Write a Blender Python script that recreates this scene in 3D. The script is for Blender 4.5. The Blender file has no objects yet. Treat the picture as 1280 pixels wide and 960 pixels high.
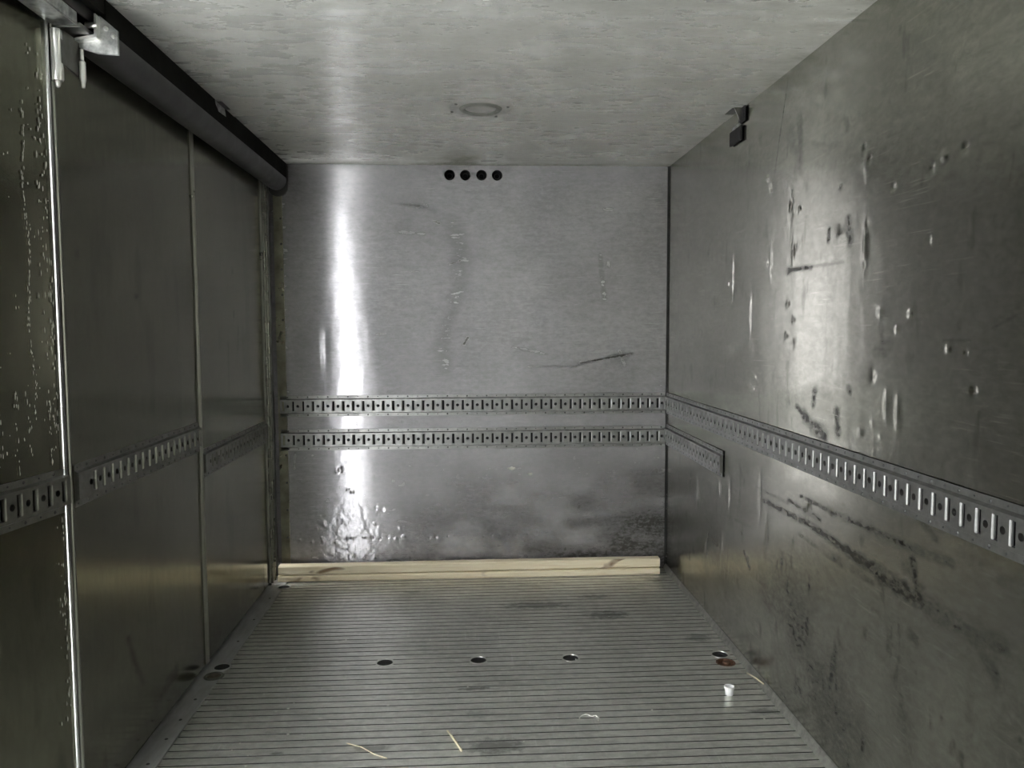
import bpy, bmesh, math, random
import numpy as np
from mathutils import Vector, Matrix

random.seed(7)
rng = np.random.RandomState(11)
S = bpy.context.scene
COL = S.collection

# ------------------------------------------------------------------ camera
cam_d = bpy.data.cameras.new('camera')
cam_d.sensor_width = 36.0
cam_d.lens = 989.0 / 1280.0 * 36.0
cam_d.clip_start = 0.02
cam = bpy.data.objects.new('camera', cam_d)
COL.objects.link(cam)
PITCH, YAW, ROLL = -0.0699, 0.0555, -0.0043
fw = Vector((math.sin(YAW) * math.cos(PITCH), math.cos(YAW) * math.cos(PITCH), math.sin(PITCH)))
rt = Vector((math.cos(YAW), -math.sin(YAW), 0))
up = rt.cross(fw)
r2 = rt * math.cos(ROLL) + up * math.sin(ROLL)
u2 = -rt * math.sin(ROLL) + up * math.cos(ROLL)
M = Matrix(((r2.x, u2.x, -fw.x, -1.0242), (r2.y, u2.y, -fw.y, -4.0168), (r2.z, u2.z, -fw.z, 1.2524), (0, 0, 0, 1)))
cam.matrix_world = M
S.camera = cam

# ------------------------------------------------------------------ world, exposure
W = bpy.data.worlds.new('overcast_sky')
S.world = W
W.use_nodes = True
bg = W.node_tree.nodes['Background']
bg.inputs[0].default_value = (0.97, 0.99, 0.99, 1)
bg.inputs[1].default_value = 6.0
S.view_settings.view_transform = 'Standard'
S.view_settings.look = 'None'
S.view_settings.gamma = 1.0
S.view_settings.use_curve_mapping = False
S.view_settings.exposure = 1.62

# box dimensions (metres): right wall x = 0, back wall y = 0, floor z = 0
H = 2.066
XD = -2.0          # inner face of the side doors
XT = -1.928        # inner edge of the door threshold
YR = -5.2          # rear end of the box
OPEN0, OPEN1 = -2.42, -3.15     # side opening beyond the swung-out door leaf

# ------------------------------------------------------------------ materials
def nt(name):
    m = bpy.data.materials.new(name)
    m.use_nodes = True
    t = m.node_tree
    return m, t, t.nodes['Principled BSDF'], t.links

def node(t, kind, **kw):
    n = t.nodes.new(kind)
    for k, v in kw.items():
        setattr(n, k, v)
    return n

def coords(t, scale):
    tc = node(t, 'ShaderNodeNewGeometry')
    mp = node(t, 'ShaderNodeMapping')
    mp.inputs['Scale'].default_value = scale
    t.links.new(tc.outputs['Position'], mp.inputs['Vector'])
    return mp.outputs['Vector']

def noise(t, scale, detail=4, rough=0.55, vec=(1, 1, 1), dist=0.0):
    n = node(t, 'ShaderNodeTexNoise')
    n.inputs['Scale'].default_value = scale
    n.inputs['Detail'].default_value = detail
    n.inputs['Roughness'].default_value = rough
    n.inputs['Distortion'].default_value = dist
    t.links.new(coords(t, vec), n.inputs['Vector'])
    return n.outputs['Fac']

def ramp(t, fac, lo, hi, a=0.0, b=1.0):
    n = node(t, 'ShaderNodeMapRange')
    n.inputs['From Min'].default_value = lo
    n.inputs['From Max'].default_value = hi
    n.inputs['To Min'].default_value = a
    n.inputs['To Max'].default_value = b
    t.links.new(fac, n.inputs['Value'])
    return n.outputs['Result']

def mixc(t, fac, c1, c2):
    n = node(t, 'ShaderNodeMix', data_type='RGBA')
    for sock, c in ((n.inputs[6], c1), (n.inputs[7], c2)):
        if isinstance(c, tuple):
            sock.default_value = (*c, 1)
        else:
            t.links.new(c, sock)
    t.links.new(fac, n.inputs[0])
    return n.outputs[2]

def mathn(t, op, a, b):
    n = node(t, 'ShaderNodeMath', operation=op)
    for s, v in ((n.inputs[0], a), (n.inputs[1], b)):
        if isinstance(v, (int, float)):
            s.default_value = v
        else:
            t.links.new(v, s)
    return n.outputs[0]

def bump(t, height, strength, dist, prev=None):
    n = node(t, 'ShaderNodeBump')
    n.inputs['Strength'].default_value = strength
    n.inputs['Distance'].default_value = dist
    t.links.new(height, n.inputs['Height'])
    if prev is not None:
        t.links.new(prev, n.inputs['Normal'])
    return n.outputs['Normal']

def attr(t, name):
    n = node(t, 'ShaderNodeAttribute')
    n.attribute_name = name
    return n.outputs['Fac']

def sheet_metal(name, c1, c2, rough, rvar, grain_vec, metallic=1.0, stain_shade=False, dirt_shade=(0.05, 0.05, 0.043),
                grain=0.12, speck=0.0, blotch=1.6, speck_h=0.25, tangent=None, aniso=0.0, haze=0.0, haze_rough=0.5, scratch=None, scratch_k=0.5, mottle=0.0, fine=0.15, spots=(), stain_rough=0.12):
    """worn aluminium sheet: brushed grain along one axis, oxide blotches, optional stain attribute"""
    m, t, b, L = nt(name)
    big = noise(t, blotch, 6, 0.6)
    mid = noise(t, 38.0, 6, 0.65, grain_vec)
    col = mixc(t, ramp(t, mathn(t, 'ADD', mathn(t, 'MULTIPLY', big, 0.6), mathn(t, 'MULTIPLY', mid, 0.4)), 0.35, 0.65), c1, c2)
    r = ramp(t, mid, 0.3, 0.7, rough - rvar, rough + rvar)
    met = metallic
    if mottle:
        mo = noise(t, 55.0, 7, 0.75, tuple(0.45 + 0.55 * g for g in grain_vec), 0.4)
        col = mixc(t, mathn(t, 'MULTIPLY', ramp(t, mo, 0.50, 0.68), mottle), col, tuple(0.45 * v for v in c2))
        col = mixc(t, mathn(t, 'MULTIPLY', ramp(t, mo, 0.50, 0.34), mottle), col, tuple(min(1.0, 1.35 * v) for v in c1))
    if scratch:
        sc = ramp(t, noise(t, 1.0, 3, 0.5, scratch, 0.3), 0.62, 0.70)
        where = ramp(t, noise(t, 3.0, 3, 0.6), 0.45, 0.62)
        col = mixc(t, mathn(t, 'MULTIPLY', mathn(t, 'MULTIPLY', sc, where), scratch_k), col, tuple(min(1.0, 1.6 * v) for v in c1))
    for (sx, sy, rx, ry, k) in spots:
        sub = node(t, 'ShaderNodeVectorMath', operation='SUBTRACT')
        t.links.new(coords(t, (1 / rx, 1 / ry, 0)), sub.inputs[0])
        sub.inputs[1].default_value = (sx / rx, sy / ry, 0)
        ln = node(t, 'ShaderNodeVectorMath', operation='LENGTH')
        t.links.new(sub.outputs[0], ln.inputs[0])
        wob = mathn(t, 'ADD', ln.outputs['Value'], mathn(t, 'MULTIPLY', mathn(t, 'SUBTRACT', noise(t, 30, 4, 0.65), 0.5), 2.2))
        col = mixc(t, ramp(t, wob, 1.1, 0.5, 0.0, k), col, dirt_shade)
    if speck:
        sp = ramp(t, noise(t, 140, 2, 0.5), 0.55, 0.7)
        col = mixc(t, mathn(t, 'MULTIPLY', sp, speck), col, (0.82, 0.83, 0.82))
    if stain_shade:
        brk = noise(t, 75.0, 5, 0.7, tuple(0.35 + 0.65 * g for g in grain_vec))
        st = attr(t, 'stain_shade')
        a = ramp(t, mathn(t, 'ADD', mathn(t, 'MULTIPLY', st, 1.15), mathn(t, 'MULTIPLY', mathn(t, 'SUBTRACT', brk, 0.5), mathn(t, 'MULTIPLY', mathn(t, 'POWER', st, 1.8), 4.2))), 0.05, 1.0)
        col = mixc(t, a, col, dirt_shade)
        r = mathn(t, 'ADD', r, mathn(t, 'MULTIPLY', a, stain_rough))
        met = ramp(t, a, 0.0, 1.0, metallic, metallic * 0.85)
    if isinstance(col, tuple):
        b.inputs['Base Color'].default_value = (*col, 1)
    else:
        L.new(col, b.inputs['Base Color'])
    L.new(r, b.inputs['Roughness'])
    if tangent is not None:
        tv = node(t, 'ShaderNodeCombineXYZ')
        for i in range(3):
            tv.inputs[i].default_value = tangent[i]
        L.new(tv.outputs[0], b.inputs['Tangent'])
        b.inputs['Anisotropic'].default_value = aniso
    if isinstance(met, float):
        b.inputs['Metallic'].default_value = met
    else:
        L.new(met, b.inputs['Metallic'])
    gv = tuple(v * 30 for v in grain_vec)
    n1 = bump(t, noise(t, 6.0, 3, 0.6, gv), grain, 0.0006)
    n2 = bump(t, noise(t, 26, 4, 0.6), speck_h, 0.0012, n1)
    n2 = bump(t, noise(t, 170, 3, 0.6), fine, 0.0004, n2)
    L.new(n2, b.inputs['Normal'])
    if haze:
        # oxidised film over the brushed metal: a second, duller lobe
        g = node(t, 'ShaderNodeBsdfAnisotropic')
        g.inputs['Roughness'].default_value = haze_rough
        L.new(col, g.inputs['Color'])
        mx = node(t, 'ShaderNodeMixShader')
        mx.inputs[0].default_value = haze
        L.new(b.outputs[0], mx.inputs[1])
        L.new(g.outputs[0], mx.inputs[2])
        L.new(mx.outputs[0], t.nodes['Material Output'].inputs['Surface'])
    return m

def plain(name, col, rough=0.5, metallic=0.0, var=0.15, nscale=20, bumpd=0.0004):
    m, t, b, L = nt(name)
    f = ramp(t, noise(t, nscale, 5, 0.6), 0.3, 0.7)
    c2 = tuple(max(0, min(1, v * (1 - var))) for v in col)
    c1 = tuple(max(0, min(1, v * (1 + var))) for v in col)
    L.new(mixc(t, f, c1, c2), b.inputs['Base Color'])
    L.new(ramp(t, f, 0, 1, rough * 0.85, min(1, rough * 1.15)), b.inputs['Roughness'])
    b.inputs['Metallic'].default_value = metallic
    L.new(bump(t, noise(t, nscale * 4, 3), 0.3, bumpd), b.inputs['Normal'])
    return m

ZV, YV = (0, 0, 1), (0, 1, 0)
M_BACK = sheet_metal('back_wall_aluminium', (0.68, 0.66, 0.70), (0.48, 0.468, 0.495), 0.23, 0.04, (0.25, 1, 1), 0.95, True, dirt_shade=(0.13, 0.127, 0.12), blotch=2.2, tangent=ZV, aniso=1.0, grain=0.06, speck_h=0.10, haze=0.42, haze_rough=0.55, scratch=(7, 1, 230), scratch_k=0.7, mottle=0.22)
M_RIGHT = sheet_metal('right_wall_aluminium', (0.40, 0.395, 0.34), (0.275, 0.272, 0.232), 0.18, 0.025, (1, 0.25, 1), 0.97, True, dirt_shade=(0.030, 0.030, 0.024), blotch=1.8, tangent=ZV, aniso=0.75, grain=0.06, speck_h=0.06, haze=0.08, haze_rough=0.40, scratch=(1, 6, 200), scratch_k=0.6, mottle=0.28)
M_DOOR = sheet_metal('door_skin_aluminium', (0.255, 0.255, 0.195), (0.19, 0.19, 0.145), 0.165, 0.025, (1, 1, 0.2), 0.97, True, dirt_shade=(0.03, 0.03, 0.024), grain=0.05, tangent=ZV, aniso=0.15, speck_h=0.08, mottle=0.12)
M_CEIL = sheet_metal('ceiling_stucco_sheet', (0.97, 0.98, 0.96), (0.74, 0.75, 0.73), 0.23, 0.04, (0.3, 1, 1), 0.42, True, dirt_shade=(0.26, 0.26, 0.22), speck=0.1, grain=0.15, speck_h=0.06, tangent=YV, aniso=1.0, mottle=0.22, fine=0.5, stain_rough=0.40)
FSPOTS = [(-1.005, -1.335, 0.075, 0.012, .75), (-0.95, -1.72, 0.09, 0.05, .6), (-1.32, -1.708, 0.075, 0.022, .5), (-0.72, -0.52, 0.16, 0.05, .55), (-0.42, -0.66, 0.10, 0.05, .6), (-0.44, -0.42, 0.08, 0.025, .55), (-0.10, -0.94, 0.06, 0.04, .5), (-1.30, -0.30, 0.05, 0.02, .45), (-1.0, -1.52, 0.06, 0.03, .3), (-0.10, -0.20, 0.05, 0.03, .6), (-0.06, -1.56, 0.06, 0.02, .5), (-1.60, -1.72, 0.02, 0.01, .6)]
M_FLOOR = sheet_metal('floor_plank_aluminium', (0.72, 0.72, 0.67), (0.42, 0.42, 0.385), 0.40, 0.08, (0.15, 1, 1), 0.75, False, dirt_shade=(0.06, 0.06, 0.05), grain=0.3, blotch=2.6, mottle=0.30, scratch=(160, 4, 1), scratch_k=0.3, spots=FSPOTS)
M_THRESH = sheet_metal('threshold_aluminium', (0.60, 0.61, 0.62), (0.36, 0.36, 0.35), 0.36, 0.08, (1, 0.2, 1), 0.6, False)
M_TRACK = plain('galvanised_track_steel', (0.44, 0.44, 0.44), 0.34, 0.92, 0.2, 30)
M_TRACKR = plain('darker_track_steel', (0.21, 0.21, 0.20), 0.36, 0.92, 0.2, 30)  # track steel in a darker tone
M_LIPR = plain('scuffed_slot_steel', (0.20, 0.20, 0.195), 0.42, 0.9, 0.1, 30)
M_LIP = plain('worn_bright_steel', (0.46, 0.47, 0.47), 0.40, 0.9, 0.1, 30)
M_TRACKD = plain('dull_track_steel', (0.22, 0.22, 0.20), 0.34, 0.92, 0.2, 30)
M_PIT = plain('slot_shade_black', (0.02, 0.02, 0.02), 0.8, 0.0)  # stands in for shade behind the track openings
M_RIVET = plain('dark_rivet_steel', (0.10, 0.10, 0.10), 0.5, 0.6)
M_EDGE = plain('polished_edge_profile', (0.62, 0.63, 0.62), 0.22, 1.0, 0.12, 14)
M_EDGED = plain('dull_edge_profile', (0.26, 0.26, 0.235), 0.32, 0.95, 0.04, 14)
M_JAMB = plain('dark_jamb_profile', (0.12, 0.12, 0.105), 0.28, 0.9, 0.05, 10)
M_RAIL = plain('dark_rail_steel', (0.09, 0.09, 0.09), 0.38, 0.7, 0.08, 12)
M_HEAD = plain('black_header_paint', (0.014, 0.014, 0.013), 1.0)
M_HEAD.node_tree.nodes['Principled BSDF'].inputs['Specular IOR Level'].default_value = 0.05
M_BLACK = plain('black_rubber', (0.012, 0.012, 0.012), 0.7)
M_GALV = plain('galvanised_steel', (0.50, 0.51, 0.50), 0.38, 0.9, 0.45, 45, 0.001)
M_ZINC = plain('bright_zinc', (0.80, 0.80, 0.78), 0.32, 0.85, 0.08, 30)
M_FLAKE = plain('flaked_oxide', (0.42, 0.42, 0.38), 0.5, 0.7, 0.2, 60)
M_HOLE = plain('hole_interior', (0.015, 0.015, 0.015), 0.9)
M_SEAL = plain('grey_sealant', (0.12, 0.12, 0.105), 0.55, 0.1, 0.35, 40, 0.002)
M_LID = plain('grey_plastic_lid', (0.46, 0.46, 0.45), 0.5, 0.0, 0.2, 25)
M_LRIM = plain('dirty_grey_rim', (0.18, 0.18, 0.165), 0.6, 0.0, 0.3, 40)
M_PLUG = plain('brown_grime', (0.10, 0.085, 0.06), 0.7, 0.1, 0.4, 60)
M_RUST = plain('rusty_steel', (0.10, 0.05, 0.028), 0.75, 0.3, 0.6, 60)
M_STRIP = plain('yellowed_aluminium_angle', (0.36, 0.35, 0.27), 0.3, 0.8, 0.45, 9)
M_WHITE = plain('white_plastic', (0.80, 0.80, 0.80), 0.4)
M_STRAW = plain('pale_straw', (0.55, 0.50, 0.36), 0.7)
M_PALE = plain('white_fibre', (0.72, 0.72, 0.66), 0.7)
M_SUB = plain('sub_floor_dark', (0.03, 0.03, 0.027), 0.8)
M_GROUND = plain('yard_concrete', (0.64, 0.64, 0.62), 0.9)
M_REAR = sheet_metal('rear_wall_aluminium', (0.16, 0.16, 0.15), (0.12, 0.12, 0.11), 0.4, 0.05, (0.3, 1, 1), 0.9, False)

M_REFLECTOR = plain('reflector_white', (0.75, 0.75, 0.72), 0.5)

def wood():
    m, t, b, L = nt('pale_sawn_timber')
    g = noise(t, 3.0, 8, 0.65, (1.2, 22, 22), 1.2)
    k = noise(t, 5.0, 2, 0.5, (1.0, 3, 3), 0.6)
    c = mixc(t, ramp(t, g, 0.35, 0.68), (0.90, 0.82, 0.63), (0.74, 0.62, 0.42))
    c = mixc(t, ramp(t, k, 0.66, 0.74), c, (0.26, 0.17, 0.10))
    L.new(c, b.inputs['Base Color'])
    b.inputs['Roughness'].default_value = 0.7
    L.new(bump(t, g, 0.4, 0.0015), b.inputs['Normal'])
    return m
M_WOOD = wood()

# ------------------------------------------------------------------ helpers
def obj(name, me, mat, parent=None, loc=None):
    o = bpy.data.objects.new(name, me)
    COL.objects.link(o)
    if mat is not None and len(me.materials) == 0:
        me.materials.append(mat)
    if parent is not None:
        o.parent = parent
    if loc is not None:
        o.location = loc
    return o

def empty(name, loc=(0, 0, 0)):
    o = bpy.data.objects.new(name, None)
    o.empty_display_size = 0.1
    COL.objects.link(o)
    o.location = loc
    return o

def tag(o, label=None, cat=None, group=None, kind=None):
    if label: o['label'] = label
    if cat: o['category'] = cat
    if group: o['group'] = group
    if kind: o['kind'] = kind
    return o

def mesh(name, verts, faces, smooth=False):
    me = bpy.data.meshes.new(name)
    me.from_pydata([tuple(v) for v in verts], [], faces)
    me.update()
    if smooth:
        me.polygons.foreach_set('use_smooth', [True] * len(me.polygons))
    return me

def from_bm(name, bm, smooth=False):
    me = bpy.data.meshes.new(name)
    bmesh.ops.recalc_face_normals(bm, faces=bm.faces)
    bm.to_mesh(me)
    bm.free()
    if smooth:
        me.polygons.foreach_set('use_smooth', [True] * len(me.polygons))
    return me

def box_bm(x0, x1, y0, y1, z0, z1, bevel=0.0, seg=2):
    bm = bmesh.new()
    bmesh.ops.create_cube(bm, size=1.0)
    for v in bm.verts:
        v.co = Vector(((x0 + x1) / 2 + v.co.x * (x1 - x0), (y0 + y1) / 2 + v.co.y * (y1 - y0), (z0 + z1) / 2 + v.co.z * (z1 - z0)))
    if bevel:
        bmesh.ops.bevel(bm, geom=bm.edges[:], offset=bevel, segments=seg, affect='EDGES')
    return bm

def box(name, x0, x1, y0, y1, z0, z1, mat, parent=None, bevel=0.0):
    return obj(name, from_bm(name, box_bm(x0, x1, y0, y1, z0, z1, bevel)), mat, parent)

def lathe(name, prof, mat, parent=None, seg=28, loc=(0, 0, 0), rot=None, smooth=True, loc_in_mesh=True):
    """profile (r, h) revolved round local z; rot maps local to world"""
    vs, fs = [], []
    n = len(prof)
    for i in range(seg):
        a = 2 * math.pi * i / seg
        for r, h in prof:
            vs.append(Vector((r * math.cos(a), r * math.sin(a), h)))
    for i in range(seg):
        j = (i + 1) % seg
        for k in range(n - 1):
            fs.append((i * n + k, j * n + k, j * n + k + 1, i * n + k + 1))
    if rot is not None:
        vs = [rot @ v for v in vs]
    if loc_in_mesh:
        vs = [v + Vector(loc) for v in vs]
    me = mesh(name, vs, fs)
    bm = bmesh.new()
    bm.from_mesh(me)
    bmesh.ops.remove_doubles(bm, verts=bm.verts, dist=1e-6)
    bmesh.ops.recalc_face_normals(bm, faces=bm.faces)
    for e in bm.edges:
        if len(e.link_faces) == 2 and e.calc_face_angle(0) > 0.6:
            e.smooth = False
    for f in bm.faces:
        f.smooth = smooth
    bm.to_mesh(me)
    bm.free()
    return obj(name, me, mat, parent, None if loc_in_mesh else loc)

def prism(name, poly, axis, a, b, mat, parent=None, bevel=0.0):
    """polygon (two coords) extruded along axis 'x' 'y' or 'z' from a to b"""
    def P(p, t):
        return {'x': (t, p[0], p[1]), 'y': (p[0], t, p[1]), 'z': (p[0], p[1], t)}[axis]
    n = len(poly)
    vs = [P(p, a) for p in poly] + [P(p, b) for p in poly]
    fs = [tuple(range(n)), tuple(range(2 * n - 1, n - 1, -1))] + [(i, (i + 1) % n, n + (i + 1) % n, n + i) for i in range(n)]
    bm = bmesh.new()
    bm.from_mesh(mesh('tmp', vs, fs))
    if bevel:
        bmesh.ops.bevel(bm, geom=bm.edges[:], offset=bevel, segments=2, affect='EDGES')
    return obj(name, from_bm(name, bm), mat, parent)

def tube(name, pts, r, mat, parent=None, seg=8):
    pts = [Vector(p) for p in pts]
    vs, fs = [], []
    for i, p in enumerate(pts):
        d = (pts[min(i + 1, len(pts) - 1)] - pts[max(i - 1, 0)]).normalized()
        a = d.cross(Vector((0, 0, 1)))
        if a.length < 1e-3:
            a = d.cross(Vector((1, 0, 0)))
        a.normalize()
        c = d.cross(a)
        rr = r[i] if isinstance(r, (list, tuple)) else r
        for k in range(seg):
            t = 2 * math.pi * k / seg
            vs.append(p + a * rr * math.cos(t) + c * rr * math.sin(t))
    for i in range(len(pts) - 1):
        for k in range(seg):
            k2 = (k + 1) % seg
            fs.append((i * seg + k, i * seg + k2, (i + 1) * seg + k2, (i + 1) * seg + k))
    fs.append(tuple(range(seg)))
    fs.append(tuple(range(len(pts) * seg - 1, (len(pts) - 1) * seg - 1, -1)))
    bm = bmesh.new()
    bm.from_mesh(mesh('tmp', vs, fs))
    return obj(name, from_bm(name, bm, True), mat, parent)

# numpy value noise for dents and stains
def vnoise(u, v, fu, fv, seed):
    g = np.random.RandomState(seed).rand(257, 257)
    x, y = u * fu + 500.3, v * fv + 300.7
    xi, yi = np.floor(x).astype(int), np.floor(y).astype(int)
    fx, fy = x - xi, y - yi
    fx, fy = fx * fx * (3 - 2 * fx), fy * fy * (3 - 2 * fy)
    a = g[xi % 256, yi % 256]; b = g[(xi + 1) % 256, yi % 256]
    c = g[xi % 256, (yi + 1) % 256]; d = g[(xi + 1) % 256, (yi + 1) % 256]
    return (a * (1 - fx) + b * fx) * (1 - fy) + (c * (1 - fx) + d * fx) * fy

def fbm(u, v, fu, fv, seed, octs=4):
    s, amp, tot = 0, 1.0, 0
    for o in range(octs):
        s = s + amp * vnoise(u, v, fu * 2 ** o, fv * 2 ** o, seed + o)
        tot += amp
        amp *= 0.55
    return s / tot

def seg_mask(u, v, s, jitter=None):
    """soft segment: (u0, v0, u1, v1, halfwidth, strength)"""
    u0, v0, u1, v1, w, k = s
    du, dv = u1 - u0, v1 - v0
    L2 = du * du + dv * dv + 1e-9
    t = np.clip(((u - u0) * du + (v - v0) * dv) / L2, 0, 1)
    d = np.hypot(u - u0 - t * du, v - v0 - t * dv)
    if jitter is not None:
        d = d + w * 1.6 * (jitter - 0.5)
    return k * np.clip(1.5 - d / w, 0, 1)

def grid_sheet(name, O, U, V, N, us, vs, hf, sf, mat, parent=None):
    """rectangular sheet with real dents: P = O + U u + V v + N h(u, v), stain stored as attribute"""
    uu, vv = np.meshgrid(us, vs, indexing='ij')
    h = hf(uu, vv)
    O, U, V, N = (np.array(q, float) for q in (O, U, V, N))
    P = O + uu[..., None] * U + vv[..., None] * V + h[..., None] * N
    nu, nv = len(us), len(vs)
    idx = np.arange(nu * nv).reshape(nu, nv)
    q = np.stack([idx[:-1, :-1], idx[1:, :-1], idx[1:, 1:], idx[:-1, 1:]], -1).reshape(-1, 4)
    if np.dot(np.cross(U, V), N) < 0:
        q = q[:, ::-1]
    me = bpy.data.meshes.new(name)
    me.vertices.add(nu * nv)
    me.vertices.foreach_set('co', P.reshape(-1).astype(np.float32))
    me.loops.add(len(q) * 4)
    me.loops.foreach_set('vertex_index', q.reshape(-1).astype(np.int32))
    me.polygons.add(len(q))
    me.polygons.foreach_set('loop_start', (np.arange(len(q)) * 4).astype(np.int32))
    me.polygons.foreach_set('use_smooth', np.ones(len(q), dtype=bool))
    me.update(calc_edges=True)
    a = me.attributes.new('stain_shade', 'FLOAT', 'POINT')
    a.data.foreach_set('value', np.clip(sf(uu, vv), 0, 1).reshape(-1).astype(np.float32))
    return obj(name, me, mat, parent)

def dent(u, v, d):
    """(u, v, radius u, radius v, depth)"""
    cu, cv, ru, rv, k = d
    return k * np.exp(-((u - cu) / ru) ** 2 - ((v - cv) / rv) ** 2)

# ------------------------------------------------------------------ floor
floor = box('floor', -2.1, 0.0, YR, 0.0, -0.06, -0.014, M_SUB)
tag(floor, 'ribbed aluminium floor of the cargo box', kind='structure')
PITCHF = 0.0412
def plank_bm(x0, x1):
    w = PITCHF - 0.0048
    prof = [(0, -0.013), (0, -0.0004), (0.0004, 0), (w - 0.0004, 0), (w, -0.0004), (w, -0.013)]
    n = len(prof)
    vs = [(x0, p[0], p[1]) for p in prof] + [(x1, p[0], p[1]) for p in prof]
    fs = [tuple(range(n)), tuple(range(2 * n - 1, n - 1, -1))] + [(i, (i + 1) % n, n + (i + 1) % n, n + i) for i in range(n)]
    bm = bmesh.new()
    bm.from_mesh(mesh('tmp', vs, fs))
    bmesh.ops.recalc_face_normals(bm, faces=bm.faces)
    return bm
PX0, PX1 = XT + 0.002, -0.004
plank_me = from_bm('floor_plank', plank_bm(PX0, PX1))
plank_me.materials.append(M_FLOOR)
plank_me.materials.append(M_SUB)          # plank sides are dark, so the grooves look dark
for p_ in plank_me.polygons:
    if p_.normal.z < 0.9:
        p_.material_index = 1
CUPS = [(-1.346, -1.094), (-0.994, -1.095), (-0.643, -1.097), (-0.066, -1.103), (-0.068, -1.178)]
CUP_R = 0.0368
cut_bm = bmesh.new()
for x, y in CUPS:
    bmesh.ops.create_cone(cut_bm, cap_ends=True, segments=40, radius1=CUP_R, radius2=CUP_R, depth=0.2,
                          matrix=Matrix.Translation((x, y, 0)))
cut_me = from_bm('cutter', cut_bm)
cutter = obj('cutter', cut_me, None)
nplank = int(3.3 / PITCHF)
planks = []
for i in range(nplank):
    y0 = -(i + 1) * PITCHF
    hit = any(y0 - CUP_R < y < y0 + PITCHF + CUP_R for _, y in CUPS)
    o = obj('floor_plank', plank_me.copy() if hit else plank_me, M_FLOOR, floor, (0, y0 + 0.0024, 0))
    if hit:
        md = o.modifiers.new('cut', 'BOOLEAN')
        md.operation = 'DIFFERENCE'
        md.solver = 'EXACT'
        md.object = cutter
        planks.append(o)
bpy.context.view_layer.update()
dg = bpy.context.evaluated_depsgraph_get()
new = [(o, bpy.data.meshes.new_from_object(o.evaluated_get(dg))) for o in planks]
for o, me in new:
    o.modifiers.clear()
    o.data = me
bpy.data.objects.remove(cutter)
rear_floor = box('floor_sheet', PX0, PX1, YR, -nplank * PITCHF - 0.001, -0.013, 0.0, M_FLOOR, floor)

# door threshold with its screws
thr = box('trim_1', -2.10, XT, YR, -0.002, -0.012, 0.003, M_THRESH, None, 0.0012)
tag(thr, 'smooth aluminium door threshold strip along the left doors', kind='structure')
for y in (-0.35, -0.62, -0.86, -1.36, -1.50, -1.62, -1.76, -1.90):
    lathe('screw', [(0, 0.0045), (0.004, 0.0045), (0.0055, 0.003), (0.0055, 0.002)], M_RIVET, thr, 12, (-1.956, y, 0.0))

box('gap_blocker', -2.040, -2.012, -2.42, -0.02, 0.003, 0.030, M_BLACK, thr)  # black strip added to block daylight and darken the gap under the doors
# sealant bead and angle at the foot of the right wall
tri = prism('trim_2', [(-0.016, 0.0), (-0.0125, 0.006), (-0.004, 0.022), (0.0, 0.024), (0.0, 0.0)], 'y', YR, -0.003, M_SEAL)
tag(tri, 'grey sealant bead between the ribbed floor and right wall', kind='structure')

# ------------------------------------------------------------------ back wall
wall_back = empty('wall_back')
tag(wall_back, 'dented aluminium back wall of the cargo box', kind='structure')
ZS = H - 0.105
Bd = [(-1.499, .342), (-1.467, .333), (-1.508, .259), (-1.379, .236), (-1.885, .184), (-1.825, .174), (-1.776, .194), (-1.769, .177), (-1.704, .168), (-1.656, .183), (-1.623, .191), (-1.562, .19), (-1.522, .189), (-1.481, .184), (-1.44, .192), (-1.4, .182), (-1.359, .19), (-1.228, .183), (-1.196, .187), (-1.134, .19), (-1.101, .193), (-.949, .186), (-.908, .19), (-.866, .193), (-.825, .188), (-.784, .192), (-.722, .195), (-.68, .198), (-.928, .261), (-.534, .422), (-1.697, .531), (-1.677, .543), (-1.639, .439), (-1.619, .427), (-1.763, .264), (-1.702, .284), (-.928, 1.578), (-.933, 1.349), (-.555, 1.698), (-.616, 1.578), (-.596, 1.517), (-.596, 1.295), (-.268, 1.375), (-.144, 1.294), (-.943, 1.135), (-.923, 1.053), (-.432, 1.091), (-1.273, .524)]
def back_h(u, v):
    x, z = u, v
    edge = np.clip((ZS - z) / 0.12, 0, 1) * np.clip((z - 0.0) / 0.05, 0, 1) * np.clip(-x / 0.08, 0, 1) * np.clip((x + 2.0) / 0.08, 0, 1)
    h = 0.0042 * (fbm(x, z, 2.1, 0.45, 3, 2) - 0.5) + 0.0060 * (fbm(x, z, 1.9, 1.5, 12, 1) - 0.5) + 0.0010 * (fbm(x, z, 4.6, 1.2, 9, 2) - 0.5)
    h = h + 0.0004 * (fbm(x, z, 14, 7, 21, 3) - 0.5)
    low = np.clip((0.42 - z) / 0.30, 0, 1)
    h = h + low * 0.0016 * (fbm(x, z, 34, 34, 31, 3) - 0.5)
    mid = np.exp(-((z - 1.22) / 0.20) ** 2) * np.exp(-((x + 0.45) / 0.45) ** 2)
    h = h + mid * 0.0022 * (fbm(x, z, 20, 20, 41, 3) - 0.5)
    r = np.random.RandomState(5)
    for (cx, cz) in Bd:
        row = 1.9 if 0.15 < cz < 0.21 else 1.0
        s = r.uniform(0.005, 0.010) / (1.3 if row > 1 else 1)
        h = h + dent(x, z, (cx, cz, s, s * r.uniform(0.7, 1.5), r.choice([-1, 1]) * r.uniform(0.0006, 0.0016) * row))
    for k in range(4):
        cx = -1.84 + k * 0.035
        h = h + dent(x, z, (cx, 1.20 - 0.02 * k, 0.012, 0.11, 0.00035 * (-1) ** k))
    return h * edge
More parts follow.
